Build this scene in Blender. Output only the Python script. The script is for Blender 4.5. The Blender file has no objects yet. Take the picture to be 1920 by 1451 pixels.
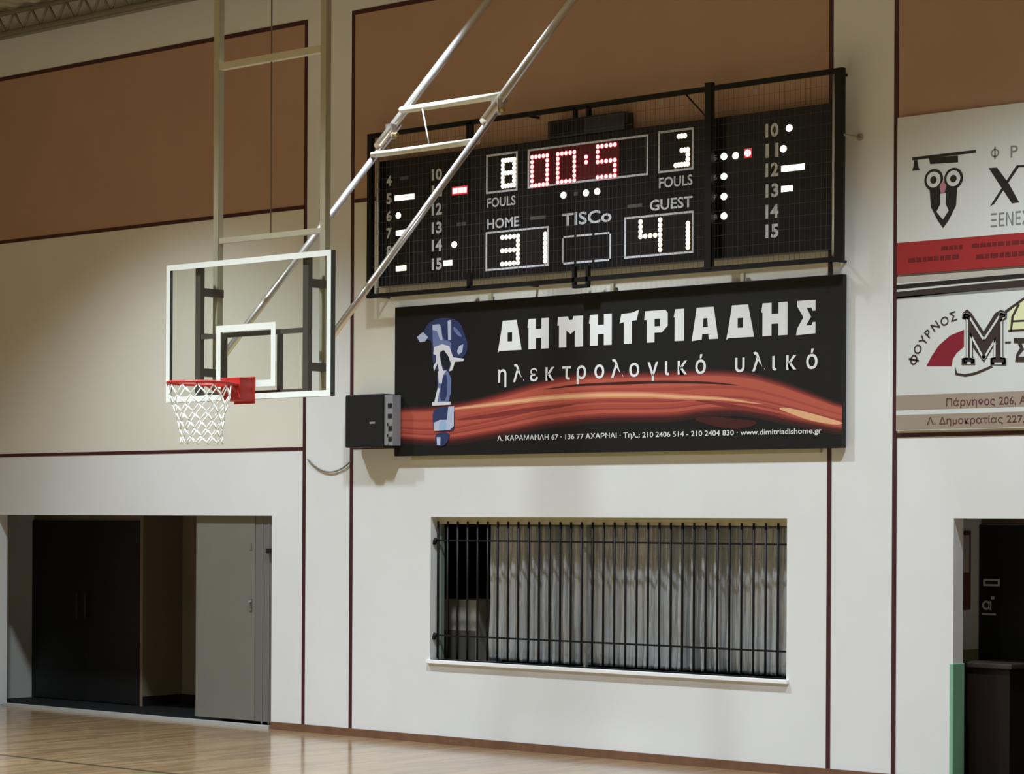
import bpy, bmesh, math, random
from mathutils import Vector, Matrix

random.seed(7)
SC = bpy.context.scene
COL = SC.collection

# ---------------------------------------------------------------- camera
FPX, THETA, ROLL = 4530.0, math.radians(41.0), 0.005
cam_d = bpy.data.cameras.new('camera')
cam = bpy.data.objects.new('camera', cam_d)
COL.objects.link(cam)
fwd = Vector((-math.sin(THETA), math.cos(THETA), 0))
rgt = Vector((math.cos(THETA), math.sin(THETA), 0))
upv = Vector((0, 0, 1))
xc = math.cos(ROLL) * rgt + math.sin(ROLL) * upv
yc = -math.sin(ROLL) * rgt + math.cos(ROLL) * upv
m = Matrix((xc, yc, -fwd)).transposed().to_4x4()
m.translation = Vector((14.589, -16.783, 2.11))
cam.matrix_world = m
cam_d.sensor_width = 36.0
cam_d.lens = 36.0 * FPX / 1920.0
cam_d.shift_y = (976 - 725.5) / 1920.0
cam_d.clip_end = 200
SC.camera = cam

# ---------------------------------------------------------------- world, lamps, exposure
w = bpy.data.worlds.new('world'); SC.world = w; w.use_nodes = True
w.node_tree.nodes['Background'].inputs[0].default_value = (0.9, 0.95, 1.0, 1)
w.node_tree.nodes['Background'].inputs[1].default_value = 0.02

def hall_lamp(x, y, z, power, half=62, blend=1.0, col=(0.80, 0.91, 1.0), rad=0.16):
    d = bpy.data.lights.new('hall_lamp', 'SPOT')
    d.energy = power; d.spot_size = math.radians(2 * half); d.spot_blend = blend
    d.color = col; d.shadow_soft_size = rad
    o = bpy.data.objects.new('hall_lamp', d); o.location = (x, y, z)
    COL.objects.link(o)
    return o

for lx in (-4.2, 0.8, 5.8):                       # row above the end line
    hall_lamp(lx, -2.7, 7.05, 1650 if lx < -4 else 1550, half=57 if lx < -4 else 62)
for ly in (-7.6, -12.0, -17.0, -22.0):                   # rows over the court
    for lx in (-3.0, 1.5, 6.0):
        hall_lamp(lx, ly, 7.05, 2600)

SC.view_settings.view_transform = 'Standard'
SC.view_settings.look = 'None'
SC.view_settings.gamma = 1.0
SC.view_settings.use_curve_mapping = False
SC.view_settings.exposure = 0.0

def corridor_lamp(x, y, z, power):
    d = bpy.data.lights.new('corridor_lamp', 'POINT'); d.energy = power; d.shadow_soft_size = 0.08
    d.color = (0.9, 0.95, 1.0)
    o = bpy.data.objects.new('corridor_lamp', d); o.location = (x, y, z); COL.objects.link(o)
corridor_lamp(6.4, 0.6, 2.0, 5.0)

# ---------------------------------------------------------------- measured layout (metres; x along the end wall, z up)
HEAD_LETTERS = [('D', -0.116, 0.168), ('H', 0.252, 0.493), ('M', 0.603, 0.893), ('H', 0.974, 1.222), ('T', 1.318, 1.526), ('P', 1.595, 1.843), ('I', 1.919, 2.02), ('A', 2.112, 2.384), ('D', 2.474, 2.756), ('H', 2.844, 3.096), ('S', 3.19, 3.375)]
HEAD_Z = (3.671, 3.947)
SUB_LETTERS = [('η', -0.062), ('λ', 0.137), ('ε', 0.32), ('κ', 0.509), ('τ', 0.706), ('ρ', 0.878), ('ο', 1.084), ('λ', 1.287), ('ο', 1.478), ('γ', 1.684), ('ι', 1.84), ('κ', 2.006), ('ό', 2.201), ('υ', 2.614), ('λ', 2.81), ('ι', 2.969), ('κ', 3.138), ('ό', 3.343)]
SUB_Z = 3.381
ADDR = (-0.12, 3.442, 2.841, 0.075)
WAVE_TOP = [(-1.44, 3.165), (-0.993, 3.16), (-0.635, 3.187), (-0.285, 3.235), (0.058, 3.296), (0.432, 3.369), (0.797, 3.413), (1.181, 3.413), (1.615, 3.397), (1.955, 3.396), (2.305, 3.392), (2.695, 3.358), (3.013, 3.275), (3.325, 3.168), (3.646, 3.05)]
WAVE_BOT = [(-1.438, 2.897), (-0.991, 2.859), (-0.672, 2.86), (-0.129, 2.915), (0.434, 2.988), (0.979, 3.025), (1.183, 3.03), (1.617, 3.022), (1.958, 3.019), (2.208, 3.055), (2.536, 3.06), (2.777, 3.034), (3.172, 2.953), (3.647, 2.868)]
WAVE_HI = [(-0.912, 3.143), (-0.635, 3.155), (-0.131, 3.185), (0.432, 3.221), (0.888, 3.231), (1.182, 3.227), (1.616, 3.215), (2.04, 3.183), (2.47, 3.155), (2.856, 3.097)]
WAVE_ST = [[(0.432, 3.299), (0.797, 3.326), (1.181, 3.327), (1.616, 3.326), (1.956, 3.318), (2.371, 3.293), (2.615, 3.262)], [(-0.634, 3.049), (-0.226, 3.075), (0.247, 3.12), (0.798, 3.155)], [(2.141, 3.157), (2.47, 3.102), (2.793, 3.047), (3.094, 2.994)], [(2.142, 2.997), (2.406, 2.957), (2.633, 2.932), (2.794, 2.948)], [(3.015, 3.067), (3.327, 2.981), (3.647, 2.914)]]
EMBLEM = [('navy', [(-1.014, 3.966), (-0.871, 4.016), (-0.717, 4.008), (-0.588, 3.955), (-0.537, 3.839), (-0.485, 3.742), (-0.535, 3.631), (-0.65, 3.608), (-0.7, 3.506), (-0.907, 3.513), (-0.947, 3.648), (-0.948, 3.81), (-1.039, 3.814), (-1.144, 3.805), (-1.144, 3.848), (-1.053, 3.887)]), ('pale', [(-1.144, 3.848), (-1.066, 3.892), (-1.0, 3.841), (-1.039, 3.8), (-1.105, 3.798)]), ('mid', [(-0.942, 3.953), (-0.832, 3.962), (-0.812, 3.804), (-0.702, 3.79), (-0.702, 3.714), (-0.74, 3.678), (-0.811, 3.709), (-0.85, 3.663), (-0.921, 3.676), (-0.941, 3.81)]), ('pale', [(-0.942, 3.953), (-0.845, 3.953), (-0.832, 3.9), (-0.812, 3.804), (-0.844, 3.806), (-0.884, 3.893), (-0.942, 3.905)]), ('pale', [(-0.749, 3.981), (-0.704, 3.989), (-0.702, 3.799), (-0.741, 3.801)]), ('mid', [(-0.671, 3.93), (-0.588, 3.86), (-0.562, 3.821), (-0.613, 3.833), (-0.677, 3.893)]), ('pale', [(-0.625, 3.692), (-0.6, 3.738), (-0.549, 3.755), (-0.561, 3.68), (-0.612, 3.658)]), ('white', [(-0.921, 3.742), (-0.818, 3.766), (-0.728, 3.744), (-0.676, 3.637), (-0.535, 3.617), (-0.548, 3.594), (-0.65, 3.594), (-0.688, 3.515), (-0.726, 3.507), (-0.701, 3.581), (-0.753, 3.669), (-0.811, 3.709), (-0.85, 3.673), (-0.83, 3.586), (-0.803, 3.509), (-0.855, 3.511), (-0.875, 3.588), (-0.92, 3.514), (-0.927, 3.562), (-0.888, 3.608), (-0.895, 3.665), (-0.928, 3.676)]), ('black', [(-0.843, 3.692), (-0.792, 3.708), (-0.727, 3.639), (-0.714, 3.544), (-0.778, 3.527), (-0.83, 3.605)]), ('mid', [(-0.875, 3.512), (-0.7, 3.506), (-0.705, 3.222), (-0.905, 3.227), (-0.867, 3.34)]), ('navy', [(-0.803, 3.471), (-0.745, 3.479), (-0.75, 3.232), (-0.847, 3.235), (-0.828, 3.358)]), ('white', [(-0.868, 3.512), (-0.758, 3.517), (-0.803, 3.471), (-0.816, 3.396), (-0.854, 3.397)]), ('white', [(-0.867, 3.359), (-0.841, 3.349), (-0.873, 3.222), (-0.911, 3.223)]), ('mid', [(-0.745, 3.45), (-0.706, 3.449), (-0.718, 3.222), (-0.75, 3.223)]), ('white', [(-0.937, 3.224), (-0.705, 3.222), (-0.705, 3.193), (-0.937, 3.19)]), ('navy', [(-0.911, 3.17), (-0.66, 3.178), (-0.652, 2.974), (-0.684, 2.947), (-0.916, 2.951), (-0.936, 3.076)]), ('pale', [(-0.73, 3.175), (-0.66, 3.178), (-0.659, 2.993), (-0.71, 2.957), (-0.91, 2.951), (-0.917, 3.028), (-0.839, 3.054), (-0.749, 3.052)]), ('sky', [(-0.839, 3.045), (-0.755, 3.043), (-0.748, 2.957), (-0.851, 2.955)]), ('navy', [(-0.884, 2.936), (-0.709, 2.933), (-0.734, 2.843), (-0.799, 2.807), (-0.876, 2.808), (-0.902, 2.856)]), ('pale', [(-0.877, 2.893), (-0.825, 2.892), (-0.831, 2.817), (-0.87, 2.817)])]
FRAMES = {'home_foul': (-0.221, 0.16, 5.12, 5.479), 'clock': (0.284, 1.666, 5.126, 5.482), 'guest_foul': (1.776, 2.159, 5.13, 5.492), 'home_score': (-0.223, 0.536, 4.409, 4.768), 'period': (0.693, 1.256, 4.408, 4.663), 'guest_score': (1.406, 2.163, 4.414, 4.777)}
DIGITS = [('8', 'white', (-0.031, 0.137, 5.159, 5.423)), ('0', 'red', (0.323, 0.532, 5.132, 5.421)), ('0', 'red', (0.626, 0.85, 5.138, 5.42)), (':', 'red', (0.948, 0.991, 5.27, 5.384)), ('5', 'red', (1.088, 1.312, 5.14, 5.442)), ('3', 'foul', (1.953, 2.113, 5.167, 5.443)), ('3', 'white', (-0.033, 0.187, 4.445, 4.719)), ('1', 'white', (0.454, 0.511, 4.438, 4.713)), ('4', 'white', (1.572, 1.818, 4.451, 4.739)), ('1', 'white', (2.072, 2.118, 4.451, 4.685))]
TEXTS = [('FOULS', (-0.206, 0.139, 4.991, 5.079)), ('HOME', (-0.205, 0.185, 4.793, 4.886)), ('TISCo', (0.691, 1.261, 4.752, 4.866)), ('GUEST', (1.688, 2.15, 4.809, 4.905)), ('FOULS', (1.786, 2.149, 4.998, 5.09)), ('4', (-1.498, -1.427, 5.301, 5.403)), ('5', (-1.497, -1.426, 5.13, 5.232)), ('6', (-1.496, -1.425, 4.964, 5.066)), ('7', (-1.494, -1.424, 4.799, 4.901)), ('8', (-1.493, -1.422, 4.628, 4.73)), ('10', (-0.906, -0.776, 5.302, 5.412)), ('11', (-0.905, -0.775, 5.147, 5.257)), ('12', (-0.904, -0.774, 4.976, 5.087)), ('13', (-0.903, -0.773, 4.801, 4.911)), ('14', (-0.901, -0.772, 4.636, 4.746)), ('15', (-0.9, -0.771, 4.46, 4.571)), ('10', (2.908, 3.038, 5.325, 5.441)), ('11', (2.909, 3.039, 5.156, 5.272)), ('12', (2.91, 3.04, 4.995, 5.111)), ('13', (2.911, 3.041, 4.821, 4.937)), ('14', (2.912, 3.042, 4.647, 4.763)), ('15', (2.913, 3.043, 4.482, 4.598)), ('5', (2.363, 2.408, 5.184, 5.23)), ('6', (2.364, 2.409, 5.016, 5.062)), ('7', (2.365, 2.41, 4.848, 4.893)), ('8', (2.366, 2.411, 4.68, 4.725))]
LEDS = [('dim', -1.322, -1.203, 5.36), ('white', -1.384, -1.132, 5.177), ('white', -1.368, -1.312, 5.011), ('white', -1.367, -1.178, 4.843), ('warm', -1.365, -1.232, 4.505), ('pink', -0.64, -0.459, 5.182), ('white', -0.643, -0.589, 4.683), ('white', -0.75, -0.642, 4.516), ('dim', -0.584, -0.463, 4.867), ('white', 2.452, 2.503, 5.21), ('white', 2.575, 2.625, 5.205), ('pink', 2.696, 2.757, 5.215), ('white', 2.454, 2.504, 5.04), ('white', 2.455, 2.505, 4.87), ('white', 2.456, 2.506, 4.704), ('white', 3.118, 3.172, 5.383), ('white', 3.06, 3.114, 5.216), ('white', 3.067, 3.301, 5.049), ('white', 3.068, 3.185, 4.88), ('white', 0.681, 0.734, 5.031), ('dim', 0.833, 0.876, 5.031), ('white', 0.943, 0.992, 5.029), ('white', 1.072, 1.12, 5.031), ('dim', 0.319, 0.503, 4.853), ('dim', 1.44, 1.606, 4.869)]
OWL = [('black', [(4.275, 5.042), (4.856, 5.047), (4.856, 5.025), (4.276, 5.019)]), ('black', [(4.43, 5.02), (4.694, 5.018), (4.695, 4.964), (4.442, 4.974)]), ('black', [(4.294, 5.017), (4.323, 5.017), (4.33, 4.962), (4.345, 4.935), (4.276, 4.936), (4.288, 4.966)]), ('black', [(4.437, 4.798), (4.69, 4.786), (4.679, 4.624), (4.61, 4.507), (4.563, 4.455), (4.516, 4.515), (4.45, 4.633)]), ('white', [(4.538, 4.728), (4.591, 4.729), (4.586, 4.642), (4.615, 4.589), (4.563, 4.521), (4.504, 4.587), (4.539, 4.646)])]
EYES = [((4.476, 4.846), 0.08499999999999996), ((4.657, 4.84), 0.08399999999999963)]
BEAK = [(4.532, 4.79), (4.561, 4.828), (4.596, 4.789), (4.579, 4.735), (4.544, 4.733)]
CHI = [(4.971, 4.893), (5.043, 4.89), (5.148, 4.756), (5.239, 4.603), (5.177, 4.599), (5.086, 4.727)]
CHI2 = [(4.985, 4.594), (5.215, 4.89), (5.237, 4.88), (5.019, 4.607)]
CHI3 = [(5.215, 4.878), (5.22, 4.892), (5.299, 4.887), (5.299, 4.871)]
RTXT = [('Φ', (4.988, 5.062, 4.958, 5.054)), ('Ρ', (5.163, 5.225, 4.957, 5.048)), ('ΞΕΝΕΣ', (4.991, 5.329, 4.429, 4.535))]
RB_UP = [(4.136, 5.366), (5.277, 5.382), (4.142, 4.367), (4.143, 4.122)]
REDTEXT = [(4.242, 4.717, 4.217, 0.02553191489361702), (4.547, 4.74, 4.293, 0.02127659574468085), (4.822, 5.283, 4.293, 0.02127659574468085), (4.861, 5.283, 4.204, 0.02553191489361702)]
ARC = [('Φ', 4.299, 3.416), ('Ο', 4.335, 3.5), ('Υ', 4.387, 3.568), ('Ρ', 4.432, 3.621), ('Ν', 4.495, 3.677), ('Ο', 4.581, 3.713), ('Σ', 4.66, 3.744)]
QUARTER = [(4.417, 3.362), (4.462, 3.435), (4.53, 3.522), (4.633, 3.596), (4.757, 3.635), (4.757, 3.502), (4.69, 3.455), (4.656, 3.407), (4.645, 3.353)]
EMM = [(4.769, 3.383), (4.769, 3.398), (4.797, 3.396), (4.795, 3.737), (4.767, 3.738), (4.767, 3.748), (4.79, 3.742), (4.936, 3.533), (5.09, 3.736), (5.112, 3.73), (5.084, 3.702), (5.086, 3.39), (5.114, 3.384), (5.114, 3.364), (5.014, 3.368), (5.014, 3.388), (5.042, 3.392), (5.041, 3.568), (4.937, 3.415), (4.813, 3.618), (4.814, 3.396), (4.836, 3.39), (4.837, 3.38)]
EMO = [(4.738, 3.359), (4.738, 3.409), (4.775, 3.417), (4.773, 3.713), (4.739, 3.725), (4.745, 3.769), (4.784, 3.796), (4.823, 3.763), (4.933, 3.612), (5.034, 3.752), (5.084, 3.775), (5.139, 3.756), (5.136, 3.704), (5.106, 3.691), (5.108, 3.404), (5.135, 3.398), (5.136, 3.339), (4.995, 3.347), (4.994, 3.403), (5.021, 3.407), (5.02, 3.49), (4.937, 3.371), (4.838, 3.493), (4.839, 3.415), (4.857, 3.404), (4.859, 3.355)]
SWOOSH = [(4.679, 3.347), (4.696, 3.297), (4.77, 3.284), (4.859, 3.296), (5.004, 3.344), (5.015, 3.329), (4.871, 3.279), (4.77, 3.264), (4.68, 3.282)]
WHEAT = [(5.151, 3.601), (5.155, 3.738), (5.21, 3.812), (5.296, 3.856), (5.372, 3.852), (5.373, 3.591)]
WLINES = [[(5.122, 3.768), (5.285, 3.862), (5.291, 3.842), (5.128, 3.747)], [(5.167, 3.601), (5.177, 3.717), (5.231, 3.811), (5.253, 3.81), (5.199, 3.716), (5.183, 3.6)], [(5.151, 3.616), (5.373, 3.615), (5.373, 3.599), (5.151, 3.6)], [(5.188, 3.687), (5.373, 3.688), (5.373, 3.672), (5.189, 3.672)]]
SIG = [(5.2, 3.551), (5.374, 3.543), (5.374, 3.494), (5.266, 3.509), (5.288, 3.459), (5.234, 3.403), (5.374, 3.398), (5.375, 3.359), (5.212, 3.365), (5.223, 3.423), (5.255, 3.47), (5.233, 3.51), (5.2, 3.512)]
DASH = [(5.124, 3.525), (5.173, 3.525), (5.173, 3.511), (5.124, 3.511)]
BANDS = [3.135, 3.016, 2.976, 2.858]
ADR2 = [('Πάρνηθος 206, Α', (4.601, 5.312, 3.018, 3.101)), ('Λ. Δημοκρατίας 227,', (4.425, 5.296, 2.877, 2.954))]
ARCHES = [4.087, 4.04, 3.997, 3.945, 2.801]

# ---------------------------------------------------------------- materials
def srgb(r, g, b):
    def f(c):
        c /= 255.0
        return c / 12.92 if c <= 0.04045 else ((c + 0.055) / 1.055) ** 2.4
    return (f(r), f(g), f(b), 1.0)

MATS = {}
def mat(name, col, rough=0.6, metal=0.0, noise=0.0, nscale=8.0, emit=None, estr=0.0, bump=0.0, coat=0.0, spec=0.5):
    if name in MATS: return MATS[name]
    mt = bpy.data.materials.new(name); mt.use_nodes = True
    nt = mt.node_tree; b = nt.nodes['Principled BSDF']
    b.inputs['Base Color'].default_value = col
    b.inputs['Roughness'].default_value = rough
    b.inputs['Metallic'].default_value = metal
    b.inputs['Coat Weight'].default_value = coat
    b.inputs['Specular IOR Level'].default_value = spec
    if emit:
        b.inputs['Emission Color'].default_value = emit
        b.inputs['Emission Strength'].default_value = estr
    if noise or bump:
        tc = nt.nodes.new('ShaderNodeTexCoord')
        nz = nt.nodes.new('ShaderNodeTexNoise'); nz.inputs['Scale'].default_value = nscale
        nz.inputs['Detail'].default_value = 5
        nt.links.new(tc.outputs['Object'], nz.inputs['Vector'])
        if noise:
            mr = nt.nodes.new('ShaderNodeMapRange')
            mr.inputs[1].default_value = 0.3; mr.inputs[2].default_value = 0.7
            mr.inputs[3].default_value = 1 - noise; mr.inputs[4].default_value = 1 + noise
            nt.links.new(nz.outputs['Fac'], mr.inputs[0])
            mx = nt.nodes.new('ShaderNodeVectorMath'); mx.operation = 'SCALE'
            mx.inputs[0].default_value = col[:3]
            nt.links.new(mr.outputs[0], mx.inputs['Scale'])
            nt.links.new(mx.outputs[0], b.inputs['Base Color'])
        if bump:
            bp = nt.nodes.new('ShaderNodeBump'); bp.inputs['Strength'].default_value = bump
            bp.inputs['Distance'].default_value = 0.01
            nt.links.new(nz.outputs['Fac'], bp.inputs['Height'])
            nt.links.new(bp.outputs[0], b.inputs['Normal'])
    MATS[name] = mt
    return mt

WHITE_P = mat('white_wall_paint', (0.71, 0.71, 0.70, 1), 0.65, noise=0.03, nscale=1.1)
CREAM_P = mat('cream_wall_paint', (0.69, 0.655, 0.56, 1), 0.65, noise=0.03, nscale=1.1)
BOUNCE_P = mat('yellow_bounce_paint', (0.74, 0.66, 0.42, 1), 0.65)  # unseen walls; yellow chosen to warm the bounced light
TERRA_P = mat('terracotta_wall_paint', (0.43, 0.265, 0.18, 1), 0.6, noise=0.04, nscale=1.3)
STRIPE = mat('maroon_stripe_paint', (0.05, 0.009, 0.013, 1), 0.5)
BASEB = mat('brown_baseboard', (0.16, 0.08, 0.045, 1), 0.4, noise=0.15, nscale=9)
CEIL = mat('ceiling_sheet', (0.50, 0.46, 0.34, 1), 0.6, noise=0.05)
TRUSSM = mat('truss_steel', (0.22, 0.20, 0.15, 1), 0.55)
BLACK_DOOR = mat('black_door_paint', (0.013, 0.013, 0.0135, 1), 0.45, spec=0.3)
DARK_FLOOR = mat('dark_lobby_floor', (0.012, 0.012, 0.0125, 1), 0.7, spec=0.15)
LOBBY = mat('lobby_wall_paint', (0.20, 0.155, 0.10, 1), 0.7, noise=0.05, nscale=2)
LOBBY_G = mat('lobby_grey_paint', (0.62, 0.61, 0.57, 1), 0.7, noise=0.03, nscale=2)
OLIVE = mat('olive_dado_paint', (0.20, 0.21, 0.09, 1), 0.6)
GREYDOOR = mat('grey_door_paint', (0.165, 0.156, 0.132, 1), 0.5, noise=0.03, nscale=3)
GREYDOOR2 = mat('grey_door_edge', (0.14, 0.137, 0.13, 1), 0.5)
ALU = mat('aluminium', (0.55, 0.56, 0.55, 1), 0.35, metal=0.7)
THRESH = mat('threshold_strip', (0.42, 0.42, 0.40, 1), 0.4)
STEEL = mat('polished_steel', (0.80, 0.79, 0.80, 1), 0.30, metal=0.9)
BEIGE_ST = mat('cream_painted_steel', (0.60, 0.57, 0.45, 1), 0.4)
MASTM = mat('khaki_mast_paint', (0.34, 0.31, 0.22, 1), 0.45)
MAST2 = mat('pale_crossbar_paint', (0.46, 0.42, 0.30, 1), 0.45)
KHAKI_ST = mat('khaki_painted_steel', (0.40, 0.36, 0.26, 1), 0.45)
DARK_ST = mat('dark_grey_steel', (0.055, 0.05, 0.045, 1), 0.5)
BLK = mat('black_steel', (0.007, 0.006, 0.006, 1), 0.5, spec=0.25)
WIRE = mat('cage_wire', (0.06, 0.05, 0.05, 1), 0.5)
BOARD_BLK = mat('scoreboard_face', (0.011, 0.011, 0.013, 1), 0.24, spec=0.4)
SB_SIDE = mat('scoreboard_casing', (0.02, 0.02, 0.022, 1), 0.5)
INK = mat('white_print', (0.62, 0.63, 0.68, 1), 0.5)
INK_DIM = mat('grey_print', (0.36, 0.36, 0.40, 1), 0.5)
WHT = mat('white_paint_line', (0.66, 0.68, 0.64, 1), 0.4)
FRM = mat('backboard_frame_dark', (0.03, 0.032, 0.028, 1), 0.4)
RED = mat('red_rim_paint', (0.42, 0.022, 0.018, 1), 0.4)
NET = mat('net_cord', (0.78, 0.79, 0.76, 1), 0.7)
BRASS = mat('brass_fitting', (0.5, 0.38, 0.18, 1), 0.35, metal=0.8)
RUBBER = mat('black_plastic', (0.012, 0.012, 0.013, 1), 0.55, spec=0.3)
HANDLE = mat('dark_handle', (0.03, 0.03, 0.03, 1), 0.5)
GREYPL = mat('grey_plastic', (0.25, 0.25, 0.27, 1), 0.5)
CABLE = mat('grey_cable', (0.20, 0.20, 0.17, 1), 0.6)
DCABLE = mat('brown_cable', (0.10, 0.07, 0.045, 1), 0.6)
BAN = mat('banner_black', (0.0095, 0.0095, 0.0098, 1), 0.5, spec=0.3)
BANW = mat('banner_white', (0.76, 0.76, 0.77, 1), 0.5)
B_RED = mat('banner_red', srgb(186, 84, 70), 0.5)
B_RED2 = mat('banner_deep_red', srgb(128, 48, 44), 0.5)
B_MAR = mat('banner_maroon', srgb(62, 22, 22), 0.5)
B_CREAM = mat('banner_cream', srgb(222, 170, 125), 0.5)
E_COL = {'navy': mat('emblem_navy', srgb(44, 56, 98), 0.5), 'mid': mat('emblem_blue_grey', srgb(104, 118, 165), 0.5),
         'pale': mat('emblem_pale', srgb(182, 190, 214), 0.5), 'white': mat('emblem_white', srgb(216, 216, 222), 0.5),
         'sky': mat('emblem_sky', srgb(150, 180, 215), 0.5), 'black': mat('emblem_black', srgb(22, 26, 34), 0.5)}
AD_WHITE = mat('advert_white', (0.60, 0.61, 0.59, 1), 0.45)
AD_RED = mat('advert_red', srgb(150, 38, 40), 0.45)
AD_DRED = mat('advert_dark_red', srgb(98, 24, 26), 0.45)
AD_BLACK = mat('advert_black', (0.012, 0.011, 0.011, 1), 0.45)
AD_GREY = mat('advert_grey', srgb(120, 122, 120), 0.45)
AD_BROWN = mat('advert_brown', srgb(52, 42, 40), 0.45)
AD_TAUPE = mat('advert_taupe', srgb(152, 138, 124), 0.45)
AD_LTAUPE = mat('advert_light_taupe', srgb(176, 170, 160), 0.45)
AD_MAR = mat('advert_maroon', srgb(126, 24, 44), 0.45)
AD_TXT = mat('advert_plum_text', srgb(92, 52, 56), 0.45)
AD_WHEAT = mat('advert_wheat', srgb(214, 214, 170), 0.45)
AD_PINK = mat('advert_pink', srgb(180, 120, 130), 0.45)
GREEN_PAD = mat('green_pad', (0.20, 0.42, 0.27, 1), 0.6, noise=0.05)
DKWOOD = mat('dark_brown_laminate', (0.016, 0.009, 0.008, 1), 0.45, spec=0.3)
DKWOOD2 = mat('brown_top', (0.05, 0.035, 0.03, 1), 0.4)
NOTICE_F = mat('notice_frame', (0.10, 0.045, 0.03, 1), 0.5)
NOTICE_P = mat('notice_paper', (0.45, 0.42, 0.35, 1), 0.6)
NOTICE_R = mat('notice_red', (0.15, 0.04, 0.035, 1), 0.6)
CABBEIGE = mat('beige_cupboard', (0.42, 0.40, 0.35, 1), 0.5)
CABDARK = mat('dark_cupboard_door', (0.10, 0.09, 0.075, 1), 0.5)
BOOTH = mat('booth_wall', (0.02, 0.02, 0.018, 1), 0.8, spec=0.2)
SILLM = mat('white_marble_sill', (0.88, 0.88, 0.88, 1), 0.3)
SHUT = mat('beige_lintel_paint', (0.52, 0.48, 0.32, 1), 0.6)
WINFR = mat('green_grey_frame', (0.16, 0.20, 0.17, 1), 0.5)
L_WHITE = mat('led_white', (0.9, 0.88, 0.8, 1), 0.4, emit=(1.0, 0.95, 0.84, 1), estr=2.2)
L_WARM = mat('led_warm', (0.9, 0.88, 0.7, 1), 0.4, emit=(1.0, 0.93, 0.66, 1), estr=1.4)
L_CORE = mat('led_pink_core', (0.9, 0.7, 0.7, 1), 0.4, emit=(1.0, 0.72, 0.70, 1), estr=1.6)
L_RED = mat('led_red_halo', (0.4, 0.02, 0.03, 1), 0.4, emit=(1.0, 0.05, 0.08, 1), estr=0.55)  # red halo of lit diodes, made as a faintly glowing disc
L_DIM = mat('led_unlit', (0.10, 0.09, 0.085, 1), 0.4)
L_AMB = mat('led_amber_halo', (0.25, 0.2, 0.12, 1), 0.4, emit=(1.0, 0.7, 0.35, 1), estr=0.35)  # yellowish bloom at white digit edges, imitated by a glowing disc
RED_GLOW = mat('red_glow_paint', (0.11, 0.006, 0.011, 1), 0.35)  # dark red colour standing in for the bloom behind the clock digits
DIG_WIN = mat('digit_window', (0.016, 0.014, 0.014, 1), 0.3, spec=0.3)

def glass_mat():
    mt = bpy.data.materials.new('backboard_glass'); mt.use_nodes = True
    nt = mt.node_tree; nt.nodes.clear()
    o = nt.nodes.new('ShaderNodeOutputMaterial'); mx = nt.nodes.new('ShaderNodeMixShader')
    t = nt.nodes.new('ShaderNodeBsdfTransparent'); t.inputs[0].default_value = (0.955, 0.975, 0.955, 1)
    g = nt.nodes.new('ShaderNodeBsdfGlossy'); g.inputs['Roughness'].default_value = 0.02
    mx.inputs[0].default_value = 0.035
    nt.links.new(t.outputs[0], mx.inputs[1]); nt.links.new(g.outputs[0], mx.inputs[2])
    nt.links.new(mx.outputs[0], o.inputs[0])
    return mt
GLASS = glass_mat()

def parquet():
    mt = bpy.data.materials.new('varnished_parquet'); mt.use_nodes = True
    nt = mt.node_tree; b = nt.nodes['Principled BSDF']; L = nt.links.new
    tc = nt.nodes.new('ShaderNodeTexCoord')
    mp = nt.nodes.new('ShaderNodeMapping'); mp.inputs['Rotation'].default_value = (0, 0, math.radians(90))
    L(tc.outputs['Object'], mp.inputs['Vector'])
    br = nt.nodes.new('ShaderNodeTexBrick')
    br.offset = 0.37; br.inputs['Scale'].default_value = 1.0
    br.inputs['Brick Width'].default_value = 0.62; br.inputs['Row Height'].default_value = 0.075
    br.inputs['Mortar Size'].default_value = 0.0012
    br.inputs['Color1'].default_value = (0.345, 0.225, 0.115, 1)
    br.inputs['Color2'].default_value = (0.215, 0.13, 0.062, 1)
    br.inputs['Mortar'].default_value = (0.20, 0.12, 0.06, 1)
    L(mp.outputs[0], br.inputs['Vector'])
    mp2 = nt.nodes.new('ShaderNodeMapping'); mp2.inputs['Scale'].default_value = (26, 1.6, 1)
    L(tc.outputs['Object'], mp2.inputs['Vector'])
    nz = nt.nodes.new('ShaderNodeTexNoise'); nz.inputs['Scale'].default_value = 1.0; nz.inputs['Detail'].default_value = 6
    L(mp2.outputs[0], nz.inputs['Vector'])
    mx = nt.nodes.new('ShaderNodeMixRGB'); mx.blend_type = 'MULTIPLY'; mx.inputs[0].default_value = 0.45
    L(br.outputs['Color'], mx.inputs[1]); L(nz.outputs['Fac'], mx.inputs[2])
    gm = nt.nodes.new('ShaderNodeVectorMath'); gm.operation = 'SCALE'; gm.inputs['Scale'].default_value = 1.25
    L(mx.outputs[0], gm.inputs[0]); L(gm.outputs[0], b.inputs['Base Color'])
    b.inputs['Roughness'].default_value = 0.30
    b.inputs['Specular IOR Level'].default_value = 0.5
    b.inputs['Coat Weight'].default_value = 0.7; b.inputs['Coat Roughness'].default_value = 0.12
    return mt
PARQ = parquet()
LINE_DK = mat('court_line_paint', (0.055, 0.035, 0.018, 1), 0.3, coat=0.3)
KEY_GR = mat('key_green_paint', (0.15, 0.155, 0.055, 1), 0.3, coat=0.3)

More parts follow.
